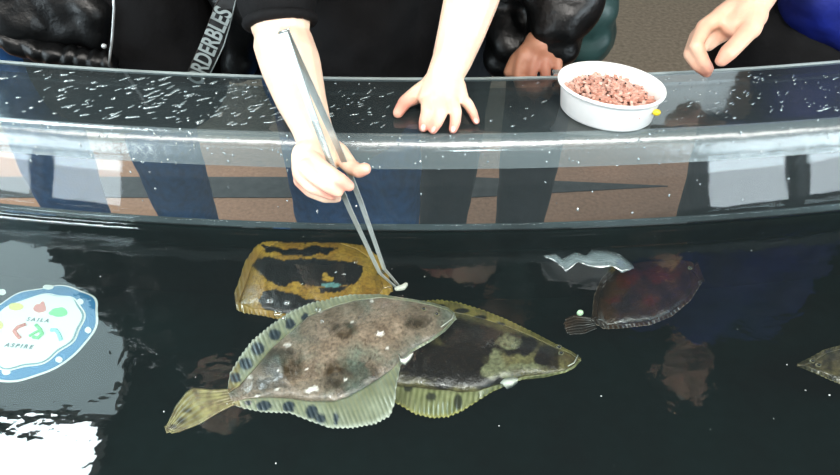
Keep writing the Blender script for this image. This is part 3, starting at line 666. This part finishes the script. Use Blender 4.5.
j.chain([(PY(92, 22, 1.06), .034), (PY(60, 34, 1.06), .036), (PY(25, 24, 1.06), .036)]); j.chain([(PY(96, 44, 1.045), .022), (PY(92, 10, 1.06), .034), (Vector((-.60, 1.09, .3)), .04)])
fused(j, 'jacket_front', M['puffer'], A, .007, 4, disp=puff(1, 30, .010))
j = MB(); j.chain([(PY(238, 66, 1.08), .03), (PY(243, 25, 1.08), .034), (Vector((-.37, 1.14, .4)), .06), (Vector((-.44, 1.17, .74)), .07)]); j.chain([(PY(250, 60, 1.15), .04), (PY(250, 10, 1.16), .045), (Vector((-.40, 1.2, .6)), .06)])
fused(j, 'jacket_front', M['puffer'], A, .009, 4, disp=puff(2, 30, .006))
h = MB(); pts = [(-30, 22), (0, 36), (25, 46), (50, 54), (75, 58), (98, 62), (108, 63)]
hp = [PY(x, y, 1.015) for x, y in pts]; h.chain([(p, .017) for p in hp])
def hemw(p): return .0045 * abs(math.sin(p.x * 120 + 3 * noise.noise(p * 20))) + .002 * noise.noise(p * 60)
fused(h, 'jacket_hem', M['puffer'], A, .0035, 3, disp=hemw)
z_ = MB().tube([PY(x, y, .998) for x, y in ((113, -6), (114, 8), (113, 25), (112, 40), (110, 55), (109, 66))], .0022, 6); z_.build('zip', M['zip'], A)
MB().ball(PY(104, 46, .99), .0042).build('snap_button', M['zip'], A)
sp = MB(); LFT = [(222, -8), (214, 8), (208, 25), (200, 45), (192, 62), (186, 76)]; RGT = [(238, -8), (234, 8), (230, 25), (224, 45), (216, 62), (209, 76)]
v = []; fc = []
for (a, b) in zip(LFT, RGT): v += [PY(*a, 1.015), PY(*b, 1.01)]
for i in range(len(LFT) - 1): fc.append((2 * i, 2 * i + 1, 2 * i + 3, 2 * i + 2))
st = meshobj('printed_strap', v, fc, M['strap'], A, smooth=False, solid=.002)
MB().tube([p + Vector((0, -.002, 0)) for p in v[1::2]], .0011, 5).build('strap_piping', M['print'], st)
MB().tube([p + Vector((0, -.002, 0)) for p in v[0::2]], .0006, 5).build('strap_piping', M['band'], st)
a0 = (PY(198, 76, 1.008) + PY(197, 76, 1.008)) / 2; a1 = PY(231, -4, 1.008)
xd = (a1 - a0).normalized(); nn = (CAM - a0).normalized(); nn = (nn - xd * nn.dot(xd)).normalized(); yd = nn.cross(xd)
rot = Matrix((xd, yd, nn)).transposed(); rsc = rot @ Matrix.Diagonal((.86, 1.15, 1))
text_on('BORDERBLES'[1:], a0 + xd * .062 + nn * .003 + Vector((0, -.001, 0)), .033, M['print'], st, rsc, 'strap_lettering', .0004)
legs(A, (-.75, 1.17, .2), (-.55, 1.2, .2), (-.80, 1.18, ZF), (-.545, 1.2, ZF), M['jeans'], .085, .06)

# -- adult behind the bowl: black sleeve, teal coat
D = empty('person', (.14, 1.25, ZF), 'person in teal coat with black padded sleeve, hand gripping the ledge behind the bowl', 'person')
mb = MB(); hd = Vector((.26, 1.38, .98))
mb.chain([(Vector((.22, 1.37, .24)), .10), (Vector((.25, 1.4, .6)), .11), (Vector((.25, 1.4, .74)), .1)]); mb.cone((.12, 1.4, .76), (.40, 1.36, .76), .055, .055)
mb.cone((.25, 1.4, .78), hd, .05, .05); head(mb, hd, 1.08)
Dw = P(548, 36, 1.045)
mb.chain([(Vector((.40, 1.36, .76)), .05), (Vector((.33, 1.2, .45)), .042), (Dw, .028)]); mb.chain([(Dw, .028)] + G((540, 46, 1.035, .027)))
mb.chain(G((548, 44, 1.035, .022), (550, 52, 1.03, .017)))
for q in (((523, 56, 1.03, .012), (519, 66, 1.03, .0084), (518, 80, 1.035, .008), (522, 92, 1.045, .0085)), ((534, 56, 1.03, .012), (532, 67, 1.026, .0086), (532, 82, 1.033, .008), (534, 95, 1.045, .0085)),
          ((546, 56, 1.03, .012), (545, 67, 1.026, .0084), (546, 82, 1.033, .008), (547, 95, 1.045, .0082)), ((557, 56, 1.03, .010), (558, 66, 1.028, .0076), (559, 80, 1.033, .007), (559, 90, 1.045, .0075))): mb.chain(G(*q))
mb.chain(G((529, 50, 1.035, .015), (516, 60, 1.04, .0115), (509, 72, 1.045, .0095)))
mb.chain([(Vector((.12, 1.4, .76)), .05), (Vector((.06, 1.48, .48)), .042), (Vector((.07, 1.43, .24)), .03)])
for jj in range(4): mb.chain([(Vector((.07, 1.40 + .02 * jj, .22)), .012), (Vector((.08, 1.4 + .018 * jj, .17)), .009)])
fused(mb, 'body', M['skin'], D, .0035, 3, skincol([(P(541, 70, 1.03), .06)], 'A87A60', '9A6450'))  # skin base darkened to put this hand's shade into the colour
headbits(D, hd, 1.08)
t = MB(); t.chain([(PY(584, 30, 1.17), .062), (PY(578, 0, 1.18), .07), (Vector((.29, 1.32, .5)), .10), (Vector((.28, 1.36, .74)), .09)]); t.chain([(Vector((.19, 1.38, .12)), .11), (Vector((.20, 1.4, .5)), .11), (Vector((.19, 1.4, .72)), .09)]); t.chain([(PY(550, 20, 1.22), .07), (Vector((.25, 1.36, .4)), .1)])
fused(t, 'teal_coat', M['teal'], D, .010, 4, disp=lambda p: .010 * (abs(math.sin(p.z * 30 + 2 * noise.noise(p * 9))) - .5) + .010 * noise.noise(p * 20))
t = MB(); t.chain([(Vector((.40, 1.36, .76)), .09), (Vector((.33, 1.21, .46)), .08), (P(560, -28, 1.03), .072), (P(560, 6, 1.035), .064), (P(556, 28, 1.04), .055), (P(553, 38, 1.045), .045)]); t.chain([(Vector((.12, 1.4, .76)), .08), (Vector((.06, 1.48, .48)), .07), (Vector((.07, 1.43, .28)), .055)])
t.chain([(P(515, -10, 1.14), .06), (P(513, 28, 1.14), .05), (P(508, 50, 1.14), .045)])
fused(t, 'padded_sleeve', M['puffer'], D, .008, 4, disp=lambda p: .014 * (abs(math.sin(p.z * 34 + 2.5 * noise.noise(p * 9))) - .5) + .010 * noise.noise(p * 22))
legs(D, (.09, 1.33, .12), (.27, 1.33, .12), (.05, 1.22, ZF), (.24, 1.22, ZF), M['purple'], .085, .055)

# -- adult in blue coat (image's right)
Ep = empty('person', (.76, 1.2, ZF), 'person in royal blue coat and black trousers, fingertips touching the ledge', 'person')
mb = MB(); hd = Vector((.78, 1.2, .98))
mb.chain([(Vector((.78, 1.24, .24)), .11), (Vector((.78, 1.24, .6)), .12), (Vector((.78, 1.24, .74)), .1)]); mb.cone((.61, 1.24, .76), (.95, 1.24, .76), .055, .055)
mb.cone((.78, 1.23, .78), hd, .05, .05); head(mb, hd, 1.1)
mb.chain([(Vector((.61, 1.24, .76)), .05), (Vector((.60, 1.12, .48)), .042)] + G((768, -40, .95, .034), (758, -6, .955, .0275), (748, 10, .955, .026)))
mb.chain(G((748, 10, .955, .026), (742, 24, .95, .022))); mb.chain(G((745, 4, .96, .022), (722, 16, .965, .016))); mb.chain(G((752, 16, .95, .022), (734, 24, .955, .018))); mb.chain(G((752, 12, .95, .022), (750, 28, .935, .017)))
mb.chain(G((722, 16, .965, .0145), (704, 27, .955, .0118), (696, 46, .94, .0105), (704, 62, .945, .009), (709, 69, .952, .0075)))
mb.chain(G((716, 22, .975, .0135), (697, 36, .968, .0112), (690, 54, .955, .0100), (698, 66, .955, .0088), (707, 73, .962, .0072)))
mb.chain(G((722, 28, .975, .0125), (706, 40, .98, .0100), (698, 54, .975, .0090), (704, 66, .975, .0075)))
mb.chain(G((728, 32, .97, .0110), (716, 40, .985, .0090), (708, 47, .985, .0075)))
mb.chain(G((750, 28, .935, .0155), (739, 42, .92, .0125), (728, 53, .915, .0125), (722, 60, .92, .0098)))
mb.chain([(Vector((.95, 1.24, .76)), .05), (Vector((1.02, 1.28, .48)), .042), (Vector((.98, 1.22, .24)), .03)])
for jj in range(4): mb.chain([(Vector((.98, 1.19 + .02 * jj, .22)), .012), (Vector((.97, 1.19 + .018 * jj, .17)), .009)])
fused(mb, 'body', M['skin'], Ep, .0032, 3, skincol([(P(724, 57, .92), .022), (P(706, 70, .96), .03), (P(736, 32, .96), .02)], 'E3B69C', 'CF8470'))
headbits(Ep, hd, 1.1)
t = MB(); t.chain([(PY(870, 12, 1.10), .085), (PY(830, -10, 1.10), .08), (Vector((.80, 1.15, .35)), .12)]); t.chain([(Vector((.84, 1.2, .16)), .13), (Vector((.79, 1.22, .5)), .14), (Vector((.78, 1.24, .73)), .12)]); t.chain([(Vector((.62, 1.24, .75)), .085), (Vector((.615, 1.15, .48)), .075), (P(778, -55, .97), .055)]); t.chain([(Vector((.95, 1.24, .75)), .085), (Vector((1.02, 1.28, .48)), .075), (Vector((.98, 1.22, .28)), .05)])
fused(t, 'blue_coat', M['blue'], Ep, .011, 4, disp=puff(5, 20, .006))
legs(Ep, (.70, 1.18, .02), (.86, 1.18, .02), (.69, 1.2, ZF), (.90, 1.2, ZF), M['black'], .125, .07)

# ---------------------------------------------------------------- white bowl of chopped fish
bc = PZ(605, 112, LZ); bc.z = LZ + .0008
bw = empty('white_bowl', bc, 'white plastic bowl heaped with chopped pink fish, resting on the wet ledge', 'bowl')
RZ = Matrix.Rotation(math.radians(-30), 3, 'Z')
def lathe(prof, n=72, sy=.80):
    v = []; f = []; k = len(prof)
    for i in range(n):
        a = 2 * math.pi * i / n
        for r, z in prof: v.append(bc + RZ @ Vector((r * math.cos(a), r * math.sin(a) * sy, z)))
    for i in range(n):
        for j in range(k - 1): q = (i + 1) % n; f.append((i * k + j, q * k + j, q * k + j + 1, i * k + j + 1))
    return v, f
R_ = .074
v, f = lathe([(0, 0), (R_ * .84, 0), (R_ * .88, .003), (R_ * .94, .037), (R_ * .965, .040), (R_, .0405), (R_ * 1.01, .0435), (R_, .046), (R_ * .955, .045), (R_ * .93, .042), (R_ * .88, .012), (R_ * .82, .0065), (0, .006)])
meshobj('bowl_body', v, f, M['white'], bw)
mt_ = MB(); pr_ = RZ @ Vector((-R_ * 1.0, .004, .040)); mt_.box(bc + pr_ - Vector((.012, .005, .001)), bc + pr_ + Vector((.004, .005, .0015))); mt_.build('clear_tab', M['film'], bw, smooth=False)
MB().ball(bc + RZ @ Vector((R_ * .95, -.012, .026)), .0058, sc=(1, .7, .8)).build('yellow_clip', pmat('yellow_sticker', 'E3C92A', .4), bw)
v = []; f = []; cs = []
random.seed(3)
for i in range(650):
    a = random.random() * 2 * math.pi; r = math.sqrt(random.random()) * R_ * .80; x, y = r * math.cos(a), r * math.sin(a) * .8
    z = .018 + .017 * (1 - (r / (R_ * .9)) ** 2) + random.uniform(0, .007); L_ = random.uniform(.003, .009); w = random.uniform(.0012, .0026)
    rot = Matrix.Rotation(random.random() * 6.3, 3, 'Z') @ Matrix.Rotation(random.uniform(-.6, .6), 3, 'Y')
    c = bc + RZ @ Vector((x, y, z)); n0 = len(v)
    black = i % 14 == 0
    if black: L_ = w = .0011; c.z += .003
    for dx in (-1, 1):
        for dy, dz in ((-1, -.6), (1, -.6), (1, .6), (-1, .6)): v.append(c + rot @ Vector((dx * L_ * (1 if dy > 0 else .8), dy * w, dz * w)))
    f += [tuple(n0 + q for q in t_) for t_ in ((0, 1, 2, 3), (7, 6, 5, 4), (0, 4, 5, 1), (1, 5, 6, 2), (2, 6, 7, 3), (3, 7, 4, 0))]
    col = lin('0C0C0E') if black else mixc(lin('C98F7C'), lin('E8C2B2'), random.random()); cs += [col] * 8
v2, f2 = lathe([(0, .030), (R_ * .5, .026), (R_ * .86, .014), (R_ * .86, .010), (0, .010)]); n0 = len(v); v += v2; f += [tuple(i + n0 for i in q) for q in f2]; cs += [lin('B88070')] * len(v2)
tag(meshobj('chopped_fish', v, f, M['food'], smooth=False, cols=cs), 'heap of chopped pink fish with black specks filling the white bowl', 'food', kind='stuff')

# ---------------------------------------------------------------- drops, bubbles, specks
random.seed(11)
mb = MB()
def drop_at(x, y, kx, ky, ang, h):
    p = PZ(x, y, LZ)
    off = RW - math.hypot(p.x, CY - p.y)
    if not (.078 < off < .205): return
    if (p - bc).length < .085: return
    mb.ball(Vector((p.x, p.y, LZ + .0001)), 1, 10, 6, (kx, ky, h), Matrix.Rotation(ang, 3, 'Z'))
for i in range(620):
    x = random.choice((random.gauss(190, 80), random.uniform(0, 840), random.uniform(640, 840), random.uniform(60, 420))); y = random.uniform(78, 142) + (-8 if x < 80 or x > 740 else 0)
    if 395 < x < 480 and y < 135: continue
    s = random.uniform(.0005, .0016) * (1.3 if x < 330 else 1)
    drop_at(x, y, s * random.uniform(1, 6), s, random.uniform(.2, 1.1), s * .7)
for i in range(260):  # drips on the bend and the upright face
    a = random.uniform(-.165, .165); k_ = random.random(); k_ = .1 + k_ * .85; i0 = int(k_ * 12); pa_, pb_ = out[i0], out[i0 + 1]; t_ = k_ * 12 - i0
    o_ = pa_[0] + (pb_[0] - pa_[0]) * t_; zz = pa_[1] + (pb_[1] - pa_[1]) * t_
    if zz < .01: continue
    s = random.uniform(.0005, .0016); mb.ball(arc_pt(a, o_ - .0002, zz), s, 8, 6, (1, 1, random.uniform(1, 2.6)))
tag(mb.build('water_drops', M['drop'], closed=True), 'scattered water drops and splashes all over the clear acrylic ledge', 'water drops', kind='stuff')
bub = [(270, 301, .0052), (287, 303, .0042), (278, 313, .0058), (284, 318, .003), (318, 310, .004), (344, 274, .0028), (356, 262, .0030), (336, 272, .0016), (302, 284, .0012), (303, 236, .0014), (322, 321, .0022)]
desc = ['large bubble nearest the black patch of the mustard fish', 'oval bubble between the mustard fish and the spotted fin', 'biggest foamy bubble beside the dorsal fin of the spotted flatfish', 'tiny bubble touching the foamy bubble', 'flat bubble on the back of the spotted flatfish',
        'bubble inside the black patch on the mustard fish', 'ringed bubble near the corner of the mustard fish patch', 'small bubble left of the ringed ones on the mustard fish', 'pinpoint bubble below the mustard fish patch', 'pinpoint bubble by the water line', 'bubble riding above a pale fleck of the spotted flatfish']
M['bub'] = clear('bubble_skin', .12, (.97, .99, .99), .0, power=2.2)
for (x, y, r), ds in zip(bub, desc):
    o = MB().ball(PZ(x, y, .001), r, 20, 12, (1, 1, .6)).build('bubble', M['bub']); tag(o, ds, 'bubble', 'bubbles on the water by the feeding fish')
mb = MB()
for i in range(26):
    x, y = random.uniform(100, 830), random.uniform(250, 470); mb.ball(PZ(x, y, -random.uniform(.002, .06)), random.uniform(.0004, .0011), 6, 4)
tag(mb.build('floating_specks', M['white']), 'tiny pale specks drifting in the dark water', 'specks', kind='stuff')
pb_ = MB().ball(PZ(580, 313, -.02), .0055, 12, 8, (.8, .6, .9)); tag(pb_.build('shell_fragment', pmat('shell_green', 'BFE0B8', .3, var=.1)), 'tiny pale green shell fragment beside the reddish flatfish', 'shell')
# ragged translucent sheet added in place of a light reflection in a ripple
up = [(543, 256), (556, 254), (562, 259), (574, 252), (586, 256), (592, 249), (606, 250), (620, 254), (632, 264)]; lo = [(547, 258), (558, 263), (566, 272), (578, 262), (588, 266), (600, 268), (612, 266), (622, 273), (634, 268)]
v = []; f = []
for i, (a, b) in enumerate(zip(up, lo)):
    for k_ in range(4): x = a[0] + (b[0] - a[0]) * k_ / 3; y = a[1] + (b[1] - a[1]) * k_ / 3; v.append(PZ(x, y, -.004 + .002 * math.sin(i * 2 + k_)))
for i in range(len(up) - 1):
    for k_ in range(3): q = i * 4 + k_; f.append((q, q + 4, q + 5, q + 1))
tag(meshobj('ripple_glint_film', v, f, M['film'], solid=.0008), 'ragged pale film imitating a light reflected in a ripple above the reddish flatfish', 'film')
